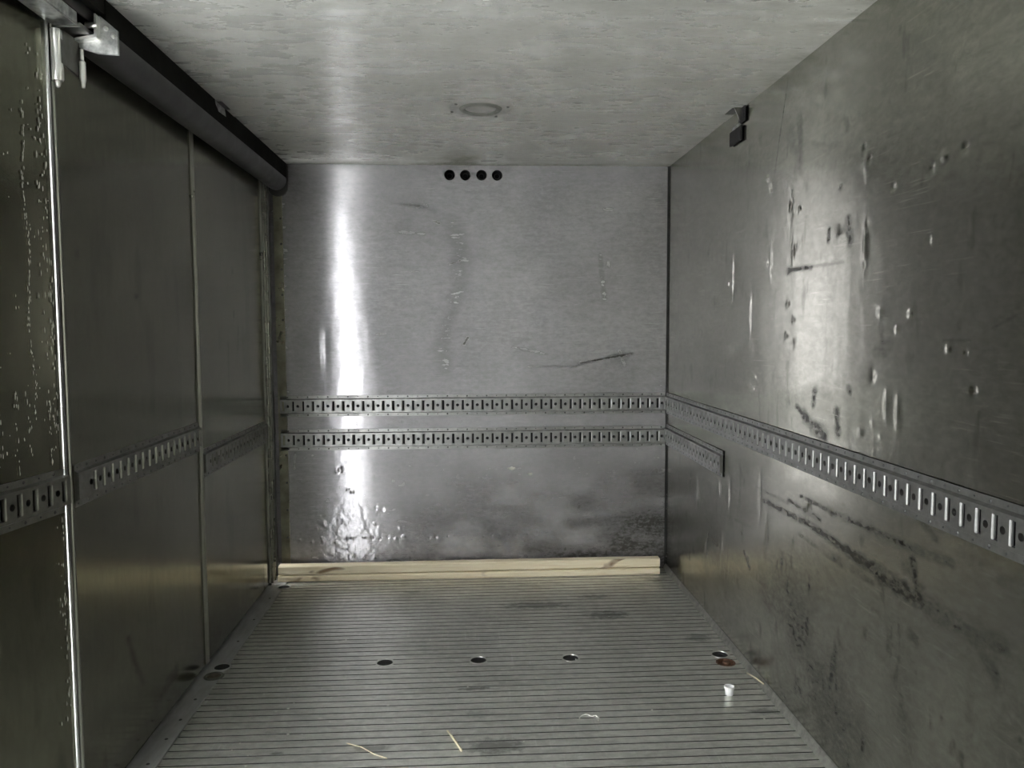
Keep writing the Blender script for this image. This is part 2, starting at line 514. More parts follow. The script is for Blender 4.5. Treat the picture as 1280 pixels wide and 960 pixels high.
Bs = [(-1.336, 1.87, -1.225, 1.866, .008, .55), (-1.30, 1.868, -1.235, 1.866, .010, .6), (-1.358, 1.736, -1.238, 1.728, .008, .45), (-1.112, 1.577, -1.06, 1.593, .004, .8), (-1.485, 1.226, -1.437, 1.23, .004, .8), (-.452, 1.075, -.184, 1.122, .005, .9), (-.719, 1.06, -.473, 1.058, .004, .6), (-.332, 1.85, -.291, 1.85, .007, .6), (-.055, .515, -.046, .498, .012, .8), (-1.044, 1.176, -1.023, 1.208, .006, .8), (-.31, 1.578, -.305, 1.57, .01, .5), (-1.95, 1.9, -1.95, .9, .03, .25), (-.35, 1.62, -.33, 1.40, .012, .3), (-.25, 1.14, -.22, 1.06, .005, .6), (-.80, 1.16, -.62, 1.12, .006, .4), (-1.19, 1.79, -1.16, 1.78, .005, .8), (-1.90, .63, -1.905, .55, .006, .5), (-1.3, 1.54, -1.27, 1.54, .004, .7), (-.96, .34, -.70, .32, .02, .5), (-.5, .24, -.2, .26, .03, .6)]
def back_s(u, v):
    n = fbm(u, v, 30, 60, 77, 3)
    n2 = fbm(u, v, 5, 9, 55, 5)
    s = 0.62 * np.clip((0.66 - v) / 0.35, 0, 1) * np.clip((n2 - 0.28) * 2.6, 0, 1) * np.clip((u + 1.75) / 0.8, 0.15, 1)
    s = s + 0.35 * np.clip((0.14 - v) / 0.12, 0, 1)
    s = s + 0.30 * np.clip((u + 0.45) / 0.5, 0, 1) * np.clip((0.6 - v) / 0.2, 0, 1)
    reflection_band = np.exp(-((u + 1.10 + 0.05 * np.sin(v * 7.0)) / 0.05) ** 2) * np.clip((v - 0.95) / 0.1, 0, 1) * np.clip((1.85 - v) / 0.1, 0, 1)  # dark wavy reflection painted into the wall colour
    s = s + 0.22 * reflection_band * (0.6 + 0.8 * n2)
    s = s + 0.5 * np.clip((fbm(u, v, 40, 40, 91, 2) - 0.80) * 12, 0, 1) * np.clip((1.3 - v), 0.2, 1)
    for g in Bs:
        s = np.maximum(s, seg_mask(u, v, g, n))
    return s
grid_sheet('wall_sheet', (0, 0, 0), (1, 0, 0), (0, 0, 1), (0, -1, 0), np.linspace(-2.06, -0.006, 580), np.concatenate([np.linspace(-0.01, 0.30, 96), np.linspace(0.305, ZS, 300)]), back_h, back_s, M_BACK, wall_back)
# top strip with the four round vent holes cut through
VH = [-1.108, -1.030, -0.949, -0.871]
VZ, VR = 2.017, 0.0262
def holed_strip():
    bm = bmesh.new()
    z0, z1 = ZS, H + 0.004
    half = 0.036
    def q(x0, x1, a, b):
        bm.faces.new([bm.verts.new((x, 0, z)) for x, z in ((x0, a), (x1, a), (x1, b), (x0, b))])
    xs = [-2.06]
    for c in VH:
        xs += [c - half, c + half]
    xs.append(-0.006)
    for i in range(0, len(xs), 2):
        q(xs[i], xs[i + 1], z0, z1)
    for c in VH:
        q(c - half, c + half, z0, VZ - half)
        q(c - half, c + half, VZ + half, z1)
        n = 32
        inn, out, dee = [], [], []
        for k in range(n):
            a = 2 * math.pi * k / n
            ca, sa = math.cos(a), math.sin(a)
            m_ = half / max(abs(ca), abs(sa))
            inn.append(bm.verts.new((c + VR * ca, 0, VZ + VR * sa)))
            dee.append(bm.verts.new((c + VR * ca, 0.004, VZ + VR * sa)))
            out.append(bm.verts.new((c + m_ * ca, 0, VZ + m_ * sa)))
        for k in range(n):
            j = (k + 1) % n
            bm.faces.new((inn[k], inn[j], out[j], out[k]))
            bm.faces.new((inn[k], inn[j], dee[j], dee[k]))
    me = bpy.data.meshes.new('wall_sheet')
    bmesh.ops.remove_doubles(bm, verts=bm.verts, dist=1e-5)
    bm.to_mesh(me)
    bm.free()
    return me
obj('wall_sheet', holed_strip(), M_BACK, wall_back)
RX = Matrix.Rotation(-math.pi / 2, 3, 'X')      # local z -> +y
for c in VH:
    lathe('vent_hole', [(VR + 0.001, 0.004), (VR + 0.001, 0.09), (0, 0.09)], M_HOLE, wall_back, 28, (c, 0, VZ), RX)
    # dished grille rings inside each hole
    lathe('vent_insert', [(0.011, 0.030), (0.013, 0.026), (0.015, 0.030), (0.013, 0.034), (0.011, 0.030)], M_RIVET, wall_back, 24, (c, 0, VZ), RX)
# riveted angle in the left corner of the back wall
strip = box('corner_strip', -1.978, -1.934, -0.004, 0.001, 0.0, 1.93, M_STRIP, wall_back, 0.0008)
for k in range(9):
    lathe('rivet', [(0, 0.0035), (0.0045, 0.003), (0.006, 0.0)], M_RIVET, strip, 10, (-1.943, -0.004, 1.80 - 0.125 * k if k < 5 else 0.62 - 0.14 * (k - 5)), Matrix.Rotation(math.pi / 2, 3, 'X'))
def paint_mark(x, z, w, h, seed):
    r = random.Random(seed)
    ring = [(x + w * r.uniform(.6, 1.1) * math.cos(2 * math.pi * k / 11), z + h * r.uniform(.5, 1.1) * math.sin(2 * math.pi * k / 11)) for k in range(11)]
    prism('paint_mark', ring, 'y', -0.0065, 0.0, M_PALE, wall_back)
paint_mark(-0.803, 0.538, 0.022, 0.010, 3)
paint_mark(-0.712, 0.508, 0.020, 0.008, 8)
tag(box('trim_3', -0.0075, 0.0, -0.0045, 0.003, 0.0, H, M_BLACK), 'dark sealed joint in the corner of back and right walls', kind='structure')

# ------------------------------------------------------------------ right wall
wall_right = empty('wall_right')
tag(wall_right, 'scuffed and dented aluminium right wall of the cargo box', kind='structure')
Rd = [(1.329, 1.757), (1.373, 1.717), (1.541, 1.648), (1.531, 1.612), (1.567, 1.501), (1.357, 1.468), (1.372, 1.445), (1.603, 1.614), (1.865, 1.632), (1.997, 1.71), (2.019, 1.677), (2.016, 1.516), (2.009, 1.415), (1.871, 1.518), (2.299, 1.601), (2.345, 1.618), (2.414, 1.618), (2.139, 1.586), (2.231, 1.283), (2.175, 1.246), (2.095, 1.29), (2.065, 1.128), (2.38, 1.204), (2.44, 1.199), (2.47, 1.123), (2.072, 1.007), (2.112, .981), (2.011, .978), (1.518, 1.225), (1.572, 1.276), (1.526, 1.327), (.966, 1.182), (1.256, 1.08), (1.242, 1.036), (.936, 1.424), (.995, 1.158), (1.207, .398), (1.713, .711), (1.864, .727), (2.246, .653), (2.413, .57), (1.909, .062), (1.766, .099), (1.564, 1.2), (2.293, 1.445)]
Rv = [(.56, .528, .10), (.992, .591, .09), (.873, .599, .05), (1.314, .66, .10), (1.38, .548, .08), (2.137, 1.06, .05), (2.189, 1.05, .06), (1.53, 1.63, .06), (1.56, 1.49, .05), (1.37, 1.46, .06), (2.01, 1.68, .06), (2.01, 1.46, .08), (1.2, 1.3, .10), (1.0, 1.45, .12), (.9, .35, .10), (.7, .3, .08)]
def right_h(u, v):
    edge = np.clip(u / 0.06, 0, 1) * np.clip((H - v) / 0.05, 0, 1) * np.clip(v / 0.04, 0, 1)
    h = 0.0040 * (fbm(u, v, 1.5, 0.40, 103, 2) - 0.5) + 0.0012 * (fbm(u, v, 4.0, 0.9, 119, 2) - 0.5)
    h = h + 0.0004 * (fbm(u, v, 16, 6, 131, 3) - 0.5)
    low = np.clip((0.6 - v) / 0.4, 0, 1) * np.clip((1.8 - u) / 0.8, 0, 1)
    h = h + low * 0.0022 * (fbm(u, v, 10, 9, 141, 3) - 0.5)
    r = np.random.RandomState(15)
    for (cu, cv) in Rd:
        s = r.uniform(0.005, 0.012)
        h = h + dent(u, v, (cu, cv, s, s * r.uniform(0.6, 1.2), r.choice([-1, 1]) * r.uniform(0.0014, 0.0032)))
    for (cu, cv, ln) in Rv:
        h = h + dent(u, v, (cu, cv, 0.010, ln * 0.6, r.choice([-1, 1]) * 0.0019))
    return h * edge
Rs = [(1.521, 1.434, 1.692, 1.431, .007, 1), (1.521, 1.432, 1.54, 1.432, .012, 1), (1.698, 1.433, 1.899, 1.431, .003, .5), (1.916, 1.534, 1.928, 1.486, .018, .85), (1.90, 1.52, 1.935, 1.51, .012, .6), (1.803, 1.526, 1.799, 1.50, .010, .8), (1.604, 1.006, 1.694, .973, .008, 1), (1.665, .982, 1.803, .939, .020, .8), (1.72, .955, 1.80, .935, .02, .7), (1.874, 1.016, 1.886, .962, .016, .9), (1.733, 1.061, 1.724, 1.025, .016, .8), (1.94, 1.089, 1.949, 1.078, .010, .9),
      (1.274, .686, 1.558, .686, .006, .7), (1.557, .699, 1.79, .69, .010, .8), (1.648, .731, 1.913, .731, .008, .85), (1.913, .731, 2.234, .741, .012, .75), (2.10, .730, 2.42, .749, .016, .55), (1.35, .65, 1.70, .658, .012, .85), (1.71, .658, 1.963, .645, .014, .9), (1.963, .645, 2.205, .635, .022, .85), (2.131, .632, 2.307, .631, .030, .8), (2.27, .713, 2.289, .654, .016, .85), (2.24, .69, 2.31, .66, .02, .5), (2.339, .624, 2.579, .631, .035, .55), (2.507, .618, 2.565, .575, .020, .6), (2.446, .766, 2.616, .762, .022, .35),
      (2.297, .814, 2.36, .785, .008, .7), (2.263, .539, 2.296, .534, .016, .6), (2.097, .537, 2.175, .525, .014, .4), (2.492, .562, 2.494, .393, .020, .35), (2.237, .373, 2.251, .32, .014, .5), (2.56, .559, 2.584, .546, .012, .45), (1.164, .416, 1.225, .374, .012, .9), (1.491, 2.038, 1.43, 1.87, .0028, .9), (1.43, 1.87, 1.392, 1.756, .0022, .7), (1.589, 1.888, 1.597, 1.741, .020, .45), (1.52, 1.86, 1.60, 1.75, .03, .3), (2.097, 1.26, 2.12, 1.191, .014, .6), (2.081, 1.19, 2.137, 1.211, .018, .5), (2.586, 1.272, 2.52, 1.25, .004, .5), (.877, .501, 1.242, .527, .010, .45), (2.06, .29, 2.253, .40, .03, .25), (1.64, .61, 1.93, .595, .008, .6), (1.8, .615, 2.1, .60, .014, .5),
      (1.56, 1.95, 1.54, 1.0, .0016, .25), (1.80, 1.6, 1.80, 1.1, .0016, .15), (2.36, 1.222, 2.45, 1.225, .003, .6)]
def right_s(u, v):
    n = fbm(u, v, 22, 50, 177, 4)
    n2 = fbm(u, v, 3.5, 3.5, 155, 5)
    s = 0.40 * np.clip((0.62 - v) / 0.30, 0, 1) * np.clip((n2 - 0.36) * 3.0, 0, 1)
    s = s + 0.22 * np.clip((0.80 - v) / 0.05, 0, 1)  # even darkening: the lower wall's dark reflection put into the colour
    s = s + 0.30 * np.clip((fbm(u, v, 26, 9, 191, 3) - 0.70) * 9, 0, 1)
    for g in Rs:
        s = np.maximum(s, seg_mask(u, v, g, n) * (0.6 + 0.4 * np.clip((n - 0.3) * 4, 0, 1)))
    return s
ru = np.concatenate([np.linspace(0, 2.80, 460), np.linspace(2.86, -YR, 40)])
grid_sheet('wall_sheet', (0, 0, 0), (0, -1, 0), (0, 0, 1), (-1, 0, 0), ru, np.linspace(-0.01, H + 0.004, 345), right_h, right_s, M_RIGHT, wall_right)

# ------------------------------------------------------------------ ceiling
ceiling = empty('ceiling', (0, 0, H))
tag(ceiling, 'pale stucco-embossed metal ceiling in two sheets', kind='structure')
def ceil_h(u, v):
    return 0.0030 * (fbm(u, v, 1.2, 1.5, 203, 3) - 0.5) + 0.0003 * (fbm(u, v, 5, 9, 213, 3) - 0.5)
def ceil_s(u, v):
    n = fbm(u, v, 9, 24, 255, 5)
    s = 0.05 + 0.45 * np.clip(n - 0.25, 0, 1)
    s = s + 0.75 * np.exp(-((u + 0.97) / 0.22) ** 2) * np.clip((v + 0.42) / 0.35, 0, 1) * np.clip((fbm(u, v, 7, 5, 266, 3) - 0.30) * 3.0, 0, 1)
    s = s + 0.35 * np.clip((v + 0.10) / 0.10, 0, 1)  # darker towards the back edge
    d = np.hypot(u + 0.970, v + 1.035)
    s = s + 0.35 * np.exp(-((d - 0.112) / 0.010) ** 2) * np.clip((fbm(u, v, 9, 9, 277, 2) - 0.3) * 3, 0, 1)
    s = s + 0.30 * np.clip((u + 0.12) / 0.12, 0, 1) * n  # darker towards the right edge
    return s
cs = np.linspace(-1.912, 0.002, 200)
def ceil_sheet(y0, y1, ny, dz):
    o = grid_sheet('ceiling_sheet', (0, 0, -dz), (1, 0, 0), (0, 1, 0), (0, 0, -1), cs, np.linspace(y0, y1, ny), ceil_h, ceil_s, M_CEIL, ceiling)
    return o
ceil_sheet(-0.885, 0.002, 100, 0.0)
ceil_sheet(-2.9, -0.873, 200, 0.0025)
ceil_sheet(YR, -2.88, 40, 0.0)

# ------------------------------------------------------------------ rear end and outer frame of the side
wr = box('wall_rear', -2.1, 0.0, YR - 0.05, YR, 0.0, H, M_REAR)
tag(wr, 'closed rear end of the box behind the camera', kind='structure')
box('rear_reflector', -1.98, -1.29, YR, YR + 0.03, 0.05, 2.0, M_REFLECTOR, wr, 0.004)  # unseen pale panels added to lighten the back wall's reflection
box('rear_reflector', -1.00, -0.13, YR, YR + 0.03, 0.05, 2.0, M_REFLECTOR, wr, 0.004)
wl = box('wall_left', -2.06, XD, YR, OPEN1, 0.0, H, M_REAR)
tag(wl, 'metal side wall beyond the open doorway', kind='structure')
hd = empty('trim_4')
tag(hd, 'dark header above the folding side doors', kind='structure')
box('header_board', -2.12, -1.908, -1.955, -0.001, 1.986, H + 0.004, M_HEAD, hd)
box('header_board', -2.12, -1.912, YR, -1.955, 2.030, H + 0.004, M_HEAD, hd)
box('header_lip', -1.938, -1.934, -2.6, -1.955, 2.000, 2.030, M_RAIL, hd)
tag(box('ground', -40, 40, -40, 40, -1.30, -1.25, M_GROUND), 'pale concrete yard outside', kind='structure')
tag(box('post_wall', -2.12, -2.0, -0.02, 0.06, 0.0, H, M_RAIL), 'dark corner post behind the door jamb', kind='structure').name = 'trim_5'

# ------------------------------------------------------------------ lashing tracks
TH = 0.1066
def track_meshes(length, phase=0.0, pitch=0.05):
    """u along track 0..length, v 0..TH, n outwards; slots and round holes are real openings"""
    bm = bmesh.new()
    lips = bmesh.new()
    nf, nr = 0.003, 0.0135
    v0, v1 = 0.0200, TH - 0.0200
    vc = TH / 2
    sv0, sv1 = vc - 0.0250, vc + 0.0250
    def q(*p):
        bm.faces.new([bm.verts.new(c) for c in p])
    def flat(u0, u1, a, b, n=nr):
        if u1 - u0 > 1e-6 and b - a > 1e-6:
            q((u0, a, n), (u1, a, n), (u1, b, n), (u0, b, n))
    # flanges, steps, ends
    flat(0, length, 0, 0.0155, nf)
    flat(0, length, TH - 0.0155, TH, nf)
    q((0, 0.0155, nf), (length, 0.0155, nf), (length, v0, nr), (0, v0, nr))
    q((0, v1, nr), (length, v1, nr), (length, TH - 0.0155, nf), (0, TH - 0.0155, nf))
    q((0, 0, 0), (length, 0, 0), (length, 0, nf), (0, 0, nf))
    q((0, TH, nf), (length, TH, nf), (length, TH, 0), (0, TH, 0))
    for u in (0, length):
        f = [(u, 0, 0), (u, 0, nf), (u, 0.0155, nf), (u, v0, nr), (u, v1, nr), (u, TH - 0.0155, nf), (u, TH, nf), (u, TH, 0)]
        bm.faces.new([bm.verts.new(c) for c in f])
    u = phase
    cur = 0.0
    sw, hw, hr = 0.0190, 0.0120, 0.0080
    while u + pitch <= length + 1e-6:
        flat(cur, u + 0.004, v0, v1)
        a, b = u + 0.004, u + 0.004 + sw
        flat(a, b, v0, sv0)
        flat(a, b, sv1, v1)
        dn = 0.0015
        rl = 0.0052                         # rolled-in slot lips
        for e, d in ((a, 1), (b, -1)):
            pr = [(e, nr), (e + d * rl * 0.35, nr - 0.0008), (e + d * rl * 0.75, nr - 0.0026), (e + d * rl, nr - 0.0060)]
            for (p0, n0), (p1, n1) in zip(pr[:-1], pr[1:]):
                lq = [(p0, sv0, n0), (p0, sv1, n0), (p1, sv1, n1), (p1, sv0, n1)]
                lips.faces.new([lips.verts.new(c) for c in (lq if d > 0 else lq[::-1])])
        q((a, sv0, nr), (a, sv0, dn), (b, sv0, dn), (b, sv0, nr))
        q((a, sv1, nr), (b, sv1, nr), (b, sv1, dn), (a, sv1, dn))
        hc = u + 0.0362
        flat(b, hc - hw, v0, v1)
        flat(hc - hw, hc + hw, v0, vc - hw)
        flat(hc - hw, hc + hw, vc + hw, v1)
        n = 16
        I, O_, D = [], [], []
        for k in range(n):
            t = 2 * math.pi * k / n
            c, s = math.cos(t), math.sin(t)
            m_ = hw / max(abs(c), abs(s))
            I.append(bm.verts.new((hc + hr * c, vc + hr * s, nr)))
            D.append(bm.verts.new((hc + hr * c, vc + hr * s, 0.0015)))
            O_.append(bm.verts.new((hc + m_ * c, vc + m_ * s, nr)))
        for k in range(n):
            j = (k + 1) % n
            bm.faces.new((I[k], I[j], O_[j], O_[k]))
            bm.faces.new((I[k], D[k], D[j], I[j]))
        cur = hc + hw
        u += pitch
    flat(cur, length, v0, v1)
    body = bpy.data.meshes.new('track_body')
    bm.to_mesh(body)
    bm.free()
    bk = mesh('slot_shade_strip', [(0.002, 0.02, 0.0012), (length - 0.002, 0.02, 0.0012), (length - 0.002, TH - 0.02, 0.0012), (0.002, TH - 0.02, 0.0012)], [(0, 1, 2, 3)])  # black strip painting the shade inside slots and holes
    rv = bmesh.new()
    k = 0
    u = phase + 0.0345 if phase + 0.0345 < length else 0.01
    while u < length - 0.004:
        for vv in (0.0078, TH - 0.0078):
            r = 0.0042 if k % 2 == 0 else 0.0027
            bmesh.ops.create_cone(rv, cap_ends=True, segments=10, radius1=r, radius2=r * 0.6, depth=0.0018,
                                  matrix=Matrix.Translation((u, vv, nf + 0.0009)))
        u += pitch
        k += 1
    rm = bpy.data.meshes.new('rivets')
    rv.to_mesh(rm)
    rv.free()
    lm = bpy.data.meshes.new('slot_lips')
    lips.to_mesh(lm)
    lips.free()
    return body, bk, rm, lm

def place(me, O, U, V, N):
    O, U, V, N = (Vector(q) for q in (O, U, V, N))
    flip = U.cross(V).dot(N) < 0
    for v in me.vertices:
        v.co = O + U * v.co.x + V * v.co.y + N * v.co.z
    if flip:
        me.flip_normals()
    me.update()

def track(name, O, U, V, N, length, phase, mat, label=None, parent=None, lipmat=None):
    lipmat = lipmat or mat
    body, bk, rm, lm = track_meshes(length, phase)
    for me in (body, bk, rm, lm):
        place(me, O, U, V, N)
    if parent is None:
        root = empty(name, O)
        root.matrix_world = Matrix.Translation(O)
        inv = Matrix.Translation(-Vector(O))
        for me in (body, bk, rm, lm):
            me.transform(inv)
        tag(root, label, 'lashing track', 'slotted lashing tracks on the walls')
        obj('track_body', body, mat, root)
        obj('slot_shade_strip', bk, M_PIT, root)
        tag(obj('slot_lips', lm, lipmat, root), 'rolled slot edges worn bright', kind='stuff')
        tag(obj('rivets', rm, M_RIVET, root), 'row of small dark rivets', kind='stuff')
        return root
    root = obj(name, body, mat, parent)
    obj('slot_shade_strip', bk, M_PIT, root)
    tag(obj('slot_lips', lm, lipmat, root), kind='stuff')
    tag(obj('rivets', rm, M_RIVET, root), 'row of small dark rivets', kind='stuff')
    return root

Z1, Z2 = 0.8141, 0.643
X0B = -1.966
track('lashing_track', (X0B, -0.001, Z1), (1, 0, 0), (0, 0, 1), (0, -1, 0), 1.955, 0.001, M_TRACK, 'upper of the two slotted steel lashing tracks across the back wall', None, M_LIP)
track('lashing_track', (X0B, -0.001, Z2), (1, 0, 0), (0, 0, 1), (0, -1, 0), 1.955, 0.001, M_TRACK, 'lower of the two slotted steel lashing tracks across the back wall', None, M_LIP)
track('lashing_track', (-0.003, -0.010, Z1), (0, -1, 0), (0, 0, 1), (-1, 0, 0), 3.20, 0.0, M_TRACKR, 'long slotted steel lashing track running the whole right wall', None, M_LIPR)
track('lashing_track', (-0.003, -0.010, Z2 + 0.008), (0, -1, 0), (0, 0, 1), (-1, 0, 0), 0.905, 0.0, M_TRACKR, 'short slotted steel lashing track ending soon after the back corner', None, M_LIPR)

# ------------------------------------------------------------------ folding side doors
DT = 0.045
def door_h(seed):
    def f(u, v):
        return 0.0034 * (fbm(u, v, 1.6, 0.8, seed, 3) - 0.5) + 0.0008 * (fbm(u, v, 8, 6, seed + 9, 3) - 0.5)
    return f
Ds = [(1.613, 1.353, 1.60, 1.353, .006, .7), (1.964, 1.442, 1.95, 1.442, .007, .7), (.646, 1.492, .64, 1.49, .012, .6), (.73, 1.195, .735, 1.0, .012, .45), (.639, 1.327, .64, 1.30, .012, .5), (1.756, .37, 1.70, .26, .012, .45), (1.70, .26, 1.66, .20, .010, .4), (1.544, .104, 1.40, .12, .02, .4), (.58, 1.26, .60, 1.16, .012, .4)]
def door_s(seed, u_off=0.0):
    def f(u, v):
        n = fbm(u, v, 18, 30, seed, 4)
        n2 = fbm(u, v, 3, 4, seed + 5, 4)
        s = 0.45 * np.clip((0.30 - v) / 0.22, 0, 1) * np.clip((n2 - 0.35) * 3, 0, 1)
        s = s + 0.25 * np.clip((fbm(u, v, 14, 3, seed + 8, 3) - 0.62) * 6, 0, 1)
        for g in Ds:
            s = np.maximum(s, seg_mask(u + u_off, v, g, n))
        return s
    return f
ZB, ZT = 0.020, 2.03

def door_leaf(name, width, seed, label, u_off, near_mat, far_mat, near=True, far=True):
    """leaf in local frame: far edge at local y = 0, near edge at y = -width, inner face x = 0"""
    root = empty(name)
    tag(root, label, kind='structure')
    us = np.linspace(0.004, width - 0.004, int(width / 0.012))
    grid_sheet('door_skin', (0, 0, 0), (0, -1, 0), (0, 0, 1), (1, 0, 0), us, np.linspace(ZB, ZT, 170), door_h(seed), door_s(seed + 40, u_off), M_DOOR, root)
    box('door_core', -DT, -0.004, -width + 0.004, -0.004, ZB, ZT, M_RAIL, root)
    # extruded edge profiles: a rounded lip standing a little proud of the skin
    def lip(y0, y1, mat):
        n = 6
        poly = [(-DT, y0), (-DT, y1)]
        for k in range(n + 1):
            a = math.pi * k / n
            poly.append((0.003 + 0.005 * math.sin(a), (y0 + y1) / 2 + (y1 - y0) / 2 * math.cos(a)))
        prism('edge_profile', poly, 'z', ZB, ZT, mat, root)
    if far: lip(-0.012, -0.001, far_mat)
    if near: lip(-width + 0.001, -width + 0.013, near_mat)
    return root

YS1, YS2, YS3 = -2.055, -1.103, -0.170
d3 = door_leaf('door_3', YS3 - YS2, 301, 'dark aluminium door leaf nearest the back wall', -YS3, M_EDGED, M_EDGED)
track('lashing_track', (0.0, -0.004 , 0.710), (0, -1, 0), (0, 0, 1), (1, 0, 0), YS3 - YS2 - 0.022, 0.02, M_TRACKD, None, d3)
d3.location = (XD, YS3, 0)
d2 = door_leaf('door_2', YS2 - YS1, 331, 'dark aluminium door leaf in the middle of the left side', -YS2, M_EDGED, M_EDGED)
track('lashing_track', (0.0, -0.020, Z1), (0, -1, 0), (0, 0, 1), (1, 0, 0), YS2 - YS1 - 0.050, 0.004, M_TRACKD, None, d2)
d2.location = (XD, YS2, 0)
ANG = math.radians(8.5)
W1 = 0.36
d1 = door_leaf('door_1', W1, 361, 'scratched aluminium door leaf swung slightly open at the left', -YS1, M_EDGE, M_EDGE)
track('lashing_track', (0.0, -0.002, Z1), (0, -1, 0), (0, 0, 1), (1, 0, 0), W1 - 0.02, 0.012, M_TRACKD, None, d1)
d1.location = (XD - 0.001, YS1 - 0.004, 0)
d1.rotation_euler = (0, 0, -ANG)

# thin dried drips and flaked scratches on the near leaf
def flakes():
    bm = bmesh.new()
    r = random.Random(5)
    def blob(y, z, w, h):
        n = 7
        vs = []
        for k in range(n):
            a = 2 * math.pi * k / n
            f = r.uniform(0.6, 1.2)
            vs.append(bm.verts.new((0.0022, y + w * f * math.cos(a), z + h * f * math.sin(a))))
        c = bm.verts.new((0.0034, y, z))
        for k in range(n):
            bm.faces.new((vs[k], vs[(k + 1) % n], c))
    for k in range(120):
        y = -0.02 - abs(r.gauss(0, 0.022))
        z = r.uniform(1.0, 1.9)
        blob(y, z, r.uniform(0.0008, 0.002), r.uniform(0.002, 0.010))
    for k in range(150):
        y = -0.10 + r.gauss(0, 0.0025) + 0.006 * math.sin(k * 0.1)
        z = 1.05 + 0.72 * k / 150 + r.uniform(-.01, .01)
        if r.random() < 0.65: blob(y, z, 0.0008, r.uniform(0.003, 0.007))
    for k in range(90):
        blob(r.uniform(-0.40, -0.03), r.uniform(0.95, 1.8), r.uniform(0.0006, 0.0018), r.uniform(0.001, 0.005))
    for k in range(50):
        y = r.choice([-0.05, -0.12, -0.16, -0.21]) + r.gauss(0, 0.004)
        blob(y, r.uniform(0.93, 1.12), r.uniform(0.0006, 0.0016), r.uniform(0.003, 0.009))
    for k in range(40):
        blob(-0.02 - abs(r.gauss(0, 0.012)), r.uniform(0.3, 0.80), r.uniform(0.0008, 0.002), r.uniform(0.002, 0.009))
    return from_bm('scratches', bm)
tag(obj('scratches', flakes(), M_FLAKE, d1), 'pale flaked scratches and dried drips', kind='stuff')

# door jamb: three vertical rounded profiles in the back corner
jamb = empty('door_frame', (XD, -0.09, 0))
jamb.name = 'trim_6'
tag(jamb, 'dark vertical jamb profiles between the doors and back wall', kind='structure')
def jamb_bar(y, r, x, mat):
    poly = [(x - DT, y - r), (x - DT, y + r)] + [(x + r * 0.9 * math.sin(math.pi * k / 8), y + r * math.cos(math.pi * k / 8)) for k in range(9)]
    o = prism('jamb_profile', poly, 'z', 0.003, 2.03, mat)
    o.parent = jamb
    o.matrix_parent_inverse = Matrix.Translation((-XD, 0.09, 0))
jamb_bar(-0.155, 0.007, XD, M_JAMB)
jamb_bar(-0.118, 0.009, XD, M_JAMB)
jamb_bar(-0.076, 0.010, XD, M_JAMB)
jamb_bar(-0.046, 0.005, XD - 0.006, M_JAMB)
jamb_bar(-0.026, 0.013, XD - 0.004, M_RAIL)

# ------------------------------------------------------------------ door rail at the top left
rail = empty('sliding_door_rail', (-1.957, -0.01, 1.985))
tag(rail, 'dark steel door rail with galvanised carrier at the top left', 'rail')
def rel(o):
    o.matrix_parent_inverse = Matrix.Translation(-o.parent.location)
    return o
rr = 0.050
# C-section tube: outer and inner arc, mouth upwards
def c_tube():
    vs, fs = [], []
    outer = [(-1.957 + rr * math.cos(math.radians(125 + k * 290 / 28.0)), 1.985 + rr * math.sin(math.radians(125 + k * 290 / 28.0))) for k in range(29)]
    inner = [(-1.957 + (rr - .005) * math.cos(math.radians(125 + k * 290 / 28.0)), 1.985 + (rr - .005) * math.sin(math.radians(125 + k * 290 / 28.0))) for k in range(28, -1, -1)]
    loop = outer + inner
    n = len(loop)
    for y in (-0.012, -1.958):
        vs += [(p[0], y, p[1]) for p in loop]
    for i in range(n):
        j = (i + 1) % n
        fs.append((i, j, n + j, n + i))
    me = mesh('rail_tube', vs, fs)
    bm = bmesh.new(); bm.from_mesh(me)
    bmesh.ops.recalc_face_normals(bm, faces=bm.faces)
    for f in bm.faces: f.smooth = True
    for e in bm.edges:
        if len(e.link_faces) == 2 and e.calc_face_angle(0) > 0.7: e.smooth = False
    bm.to_mesh(me); bm.free()
    return me
rel(obj('rail_tube', c_tube(), M_RAIL, rail))
cap = [(-2.0, 2.055), (-1.904, 2.055), (-1.904, 1.955)] + [(-1.950 + 0.046 * math.cos(math.radians(-a)), 1.953 + 0.046 * math.sin(math.radians(-a))) for a in range(0, 181, 20)]
rel(prism('end_cap', cap, 'y', -0.016, -0.002, M_RAIL, rail, 0.002))

# carrier under the rail, with bracket plate and bolts
car = rail
rel(box('carrier_beam', -1.998, -1.937, -2.42, -2.042, 1.970, 2.012, M_GALV, car, 0.002))
rel(box('beam_end', -1.996, -1.931, -2.042, -1.972, 1.967, 1.978, M_TRACKR, car, 0.001))
plate = [(-1.977, 1.948), (-1.972, 1.953), (-1.921, 1.962), (-1.918, 1.967), (-1.918, 2.020), (-1.878, 1.986), (-1.878, 1.929), (-1.926, 1.932), (-1.954, 1.940)]
rel(prism('bracket_plate', plate, 'y', -1.968, -1.960, M_GALV, car, 0.0008))
flange = [(-1.979, 1.949), (-1.972, 1.954), (-1.921, 1.963), (-1.918, 1.967), (-1.918, 2.018), (-1.922, 2.018), (-1.923, 1.969), (-1.972, 1.959), (-1.981, 1.953)]
bf = rel(prism('bracket_flange', flange, 'y', -1.990, -1.968, M_ZINC, car, 0.0005))
RB = Matrix.Rotation(math.pi / 2, 3, 'X')       # local z -> -y
for x, z in ((-1.904, 1.990), (-1.887, 1.972)):
    rel(lathe('bolt', [(0, 0.007), (0.0035, 0.0065), (0.0055, 0.004), (0.0058, 0.0)], M_ZINC, car, 16, (x, -1.968, z), RB))
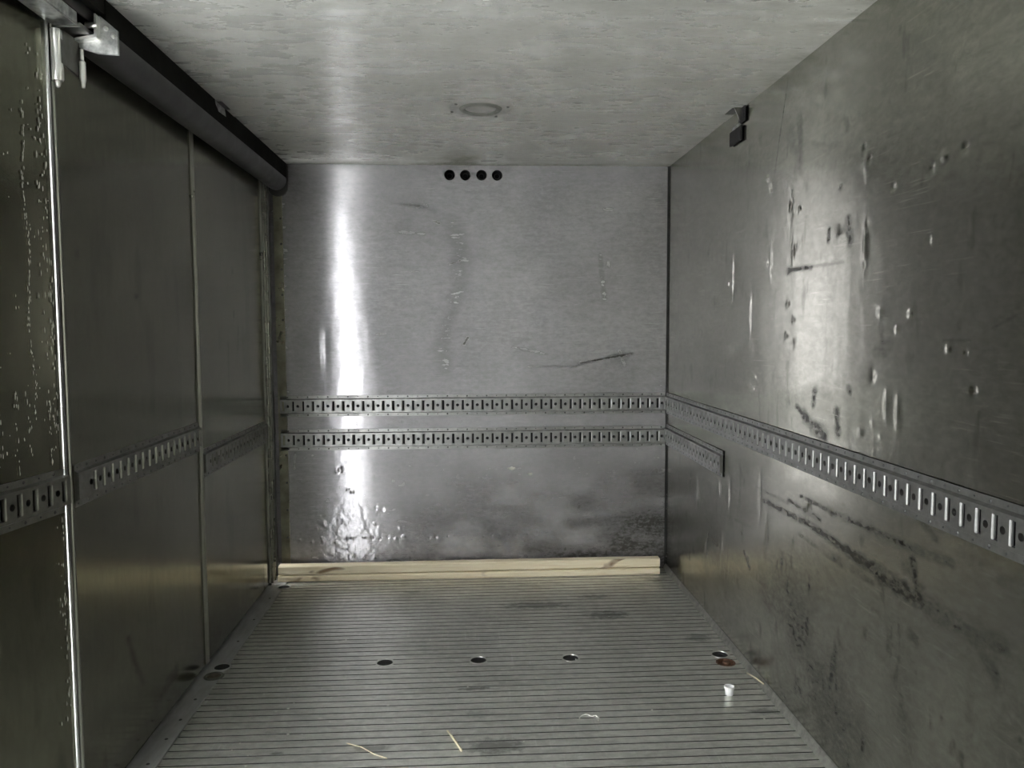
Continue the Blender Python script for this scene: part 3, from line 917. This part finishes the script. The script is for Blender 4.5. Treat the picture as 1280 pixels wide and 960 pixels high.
rel(lathe('roller_pin', [(0, 0.016), (0.0065, 0.016), (0.0075, 0.012), (0.0075, -0.012), (0, -0.012)], M_ZINC, car, 18, (-1.932, -1.985, 1.992), Matrix.Rotation(math.pi / 2, 3, 'Y')))

# lift-off hinge on the middle leaf: leaf plate, two barrels and a grease tip
hleaf = prism('hinge', [(-2.056, 1.958), (-1.955, 1.958), (-1.955, 1.870), (-2.056, 1.880)], 'x', -1.975, -1.970, M_TRACKD, d2, 0.0008)
tag(hleaf, 'zinc hinge with two bright barrels')
hleaf.matrix_parent_inverse = Matrix.Translation((-XD, -YS2, 0))
lathe('barrel', [(0, 0.118), (0.0125, 0.118), (0.0135, 0.115), (0.0135, 0.096), (0.0128, 0.094), (0.0128, 0.036), (0.0137, 0.034), (0.0137, 0.004), (0.012, 0.0), (0, 0.0)], M_ZINC, hleaf, 24, (-1.983, -2.052, 1.839))
lathe('grease_tip', [(0, -0.016), (0.005, -0.012), (0.007, -0.004), (0.006, 0.002), (0, 0.002)], M_ZINC, hleaf, 14, (-1.983, -2.052, 1.838))
lathe('pin', [(0, 0.092), (0.0045, 0.092), (0.0045, 0.066), (0.0078, 0.062), (0.0078, 0.020), (0.0065, 0.016), (0.005, 0.008), (0.0045, 0.0), (0, 0.0)], M_ZINC, hleaf, 18, (-1.962, -1.972, 1.846))

# ------------------------------------------------------------------ ceiling fittings
vent = empty('ceiling_cover', (-0.970, -1.035, H - 0.0035))
tag(vent, 'round grey blanking cover with a raised rim in the ceiling', 'ceiling cover')
FL = Matrix.Rotation(math.pi, 3, 'X')
lathe('base_ring', [(0.074, 0.0015), (0.110, 0.0015), (0.116, -0.001)], M_LID, vent, 48, (0, 0, 0), FL)
lathe('rim', [(0.056, 0.000), (0.058, 0.005), (0.066, 0.009), (0.075, 0.007), (0.081, 0.000)], M_LRIM, vent, 48, (0, 0, 0), FL)
lathe('lid', [(0, 0.003), (0.05, 0.0028), (0.061, 0.0015)], M_LID, vent, 48, (0, 0, 0), FL)
for x, y in ((-0.106, 0.043), (0.060, 0.104), (-0.09, -0.060), (0.100, -0.03)):
    lathe('screw', [(0, 0.004), (0.004, 0.0035), (0.0055, 0.001), (0.0055, 0)], M_RIVET, vent, 12, (x, y, -0.0015), FL)

# bracket and black plate at the top of the right wall
br = empty('corner_bracket', (-0.02, -1.05, H))
tag(br, 'small dark steel bracket where ceiling meets right wall', 'bracket')
rel(box('ceiling_tab', -0.040, -0.004, -1.075, -0.990, H - 0.0045, H - 0.0025, M_RAIL, br, 0.0005))
rel(prism('bent_tongue', [(-0.036, H - 0.004), (-0.010, H - 0.004), (-0.004, H - 0.050), (-0.014, H - 0.052)], 'y', -1.086, -1.082, M_TRACKD, br))
rel(box('wall_tab', -0.008, -0.004, -1.120, -1.050, H - 0.058, H - 0.003, M_BLACK, br, 0.0005))
pl = empty('wall_plate', (-0.006, -1.03, 1.98))
tag(pl, 'small black square plate on the right wall below the bracket', 'plate')
rel(box('plate_body', -0.012, -0.003, -1.086, -0.962, 1.946, 2.000, M_BLACK, pl, 0.002))
rel(box('plate_bracket', -0.010, -0.004, -1.070, -0.985, 2.000, 2.012, M_GALV, pl, 0.001))

# small bent clip at the left edge of the ceiling
clip = empty('ceiling_clip', (-1.908, -1.0, H - 0.01))
tag(clip, 'small bent metal clip hanging at the left ceiling edge', 'clip')
rel(prism('clip_tongue', [(-1.0, H - 0.004), (-1.11, H - 0.003), (-1.10, H - 0.018), (-1.07, H - 0.034), (-0.985, H - 0.030)], 'x', -1.911, -1.907, M_GALV, clip))
rel(box('clip_foot', -1.907, -1.890, -1.09, -0.99, H - 0.0060, H - 0.0040, M_RAIL, clip))

# ------------------------------------------------------------------ floor fittings
def cup(x, y, mat, label, rust=False):
    t = empty('floor_anchor_cup', (x, y, 0))
    tag(t, label, 'floor anchor', 'round anchor cups sunk in the floor')
    lathe('collar', [(0.0295, -0.002), (0.0305, 0.0008), (0.0355, 0.0010), (CUP_R - 0.0005, -0.0005), (CUP_R - 0.0005, -0.012)], mat, t, 36)
    lathe('well', [(0.0295, -0.002), (0.0290, -0.0125), (0.0285, -0.0132), (0, -0.0135)], M_HOLE if not rust else M_RUST, t, 36)
    return t
cup(*CUPS[0], M_FLOOR, 'leftmost round anchor cup on the ribbed floor itself')
cup(*CUPS[1], M_FLOOR, 'middle one of the three round anchor cups in mid floor')
cup(*CUPS[2], M_FLOOR, 'rightmost of the three round anchor cups in mid floor')
cup(*CUPS[3], M_FLOOR, 'clean round anchor cup beside the right wall')
rc = cup(*CUPS[4], M_RUST, 'rusty anchor cup beside the right wall', True)
lathe('rust_pin', [(0, 0.002), (0.012, 0.001), (0.016, -0.004), (0.016, -0.013)], M_RUST, rc, 18, (0.004, 0.004, 0))
tc = empty('floor_anchor_cup', (-1.945, -1.105, 0.003))
tag(tc, 'dark anchor cup on the door threshold edge', 'floor anchor', 'round anchor cups sunk in the floor')
lathe('collar', [(0.027, 0.0008), (0.029, 0.003), (0.034, 0.003), (0.036, 0.0002)], M_THRESH, tc, 32)
lathe('well', [(0.0275, 0.001), (0.0270, 0.0006), (0, 0.0006)], M_HOLE, tc, 32)
pg = empty('floor_plug', (-1.950, -1.182, 0.003))
tag(pg, 'brown dirty plug on the threshold beside the left door', 'floor plug')
lathe('plug_rim', [(0.024, 0.001), (0.027, 0.004), (0.032, 0.004), (0.036, 0.0002)], M_SEAL, pg, 28)
lathe('plug_face', [(0, 0.0022), (0.015, 0.003), (0.0245, 0.0012)], M_PLUG, pg, 28)
cc = empty('floor_anchor_cup', (-1.925, -0.195, 0.003))
tag(cc, 'dark anchor cup in the back left corner of the floor', 'floor anchor', 'round anchor cups sunk in the floor')
lathe('collar', [(0.027, 0.0008), (0.029, 0.003), (0.034, 0.003), (0.036, 0.0002)], M_THRESH, cc, 32)
lathe('well', [(0.0275, 0.001), (0.0270, 0.0006), (0, 0.0006)], M_HOLE, cc, 32)

# ------------------------------------------------------------------ timber along the back wall
def timber(z0, z1, x0, x1, y0, y1, label, seed):
    r = random.Random(seed)
    bm = bmesh.new()
    n = 24
    b = 0.0055
    ring = [(y0 + b, z0), (y0, z0 + b), (y0, z1 - b), (y0 + b, z1), (y1 - b, z1), (y1, z1 - b), (y1, z0 + b), (y1 - b, z0)]
    rows = []
    for k in range(n + 1):
        x = x0 + (x1 - x0) * k / n
        dy = 0.003 * math.sin(k * 0.21 + seed)
        rows.append([bm.verts.new((x, y + dy + r.uniform(-.0006, .0006), z + (r.uniform(-.0006, .0006) if 0 < i < 5 else 0))) for i, (y, z) in enumerate(ring)])
    for k in range(n):
        for i in range(8):
            j = (i + 1) % 8
            bm.faces.new((rows[k][i], rows[k][j], rows[k + 1][j], rows[k + 1][i]))
    bm.faces.new(rows[0]); bm.faces.new(rows[-1][::-1])
    o = obj('timber_batten', from_bm('timber_batten', bm), M_WOOD)
    return tag(o, label, 'timber', 'pale timber battens along the back wall')
timber(0.0005, 0.0325, -1.975, -0.058, -0.115, -0.060, 'lower pale timber batten lying on the floor along the back wall', 1)
timber(0.0355, 0.0805, -1.972, -0.056, -0.108, -0.053, 'upper pale timber batten stacked along the foot of the back wall', 4)

# ------------------------------------------------------------------ litter on the floor
capo = empty('plastic_cap', (-0.142, -1.438, 0.0))
tag(capo, 'small white plastic cap standing on the floor near the right wall', 'cap')
lathe('cap_shell', [(0, 0.001), (0.0120, 0.001), (0.0130, 0.002), (0.0165, 0.030), (0.0160, 0.031), (0.0148, 0.030), (0.012, 0.006), (0, 0.006)], M_WHITE, capo, 28)
lathe('cap_rim', [(0.0163, 0.024), (0.0178, 0.025), (0.0180, 0.0305), (0.0160, 0.0315), (0.0150, 0.030)], M_WHITE, capo, 28)
tag(tube('straw', [(-1.098, -1.625, 0.004), (-1.075, -1.685, 0.006), (-1.052, -1.748, 0.004)], [0.0025, 0.0042, 0.0034], M_STRAW), 'short pale straw stalk lying on the floor in the centre foreground', 'straw')
tag(tube('straw', [(-1.400, -1.678, 0.002), (-1.352, -1.705, 0.003), (-1.31, -1.745, 0.002), (-1.270, -1.770, 0.002)], 0.0016, M_STRAW), 'long thin straw lying at the bottom left of the ribbed floor', 'straw')
tag(tube('string', [(-.676, -1.570, .0025), (-.664, -1.552, .003), (-.648, -1.545, .003), (-.634, -1.562, .003), (-.622, -1.556, .003), (-.612, -1.575, .003), (-.618, -1.592, .0025)], 0.0017, M_PALE), 'short white string curled on the floor right of centre', 'string')
tag(tube('straw', [(-.035, -1.312, .018), (-.02, -1.36, .020), (-.012, -1.41, .022)], 0.0025, M_STRAW), 'straw stuck on the sealant bead at the right wall', 'straw')
crumbs = bmesh.new()
for x, y in [(-.212, -1.285), (-.197, -1.293), (-.433, -1.507), (-.471, -1.471), (-.606, -1.386), (-.72, -1.149), (-.871, -1.175), (-1.116, -.809), (-.841, -.644), (-1.368, -1.424), (-1.3, -1.44), (-1.663, -1.461), (-1.614, -1.593), (-1.577, -1.713), (-1.681, -1.728), (-1.672, -1.785), (-1.735, -1.331), (-.037, -1.619), (-.43, -1.529)] + [(random.uniform(-1.85, -.05), random.uniform(-1.8, -.2)) for _ in range(70)]:
    s = random.uniform(0.0012, 0.0035)
    bmesh.ops.create_icosphere(crumbs, subdivisions=1, radius=s, matrix=Matrix.Translation((x, y, s * 0.5)) @ Matrix.Diagonal((random.uniform(.7, 1.8), random.uniform(.6, 1.3), .6, 1)))
tag(obj('crumbs', from_bm('crumbs', crumbs), M_PALE), 'pale crumbs and dust scattered over the ribbed floor', 'crumbs', kind='stuff')
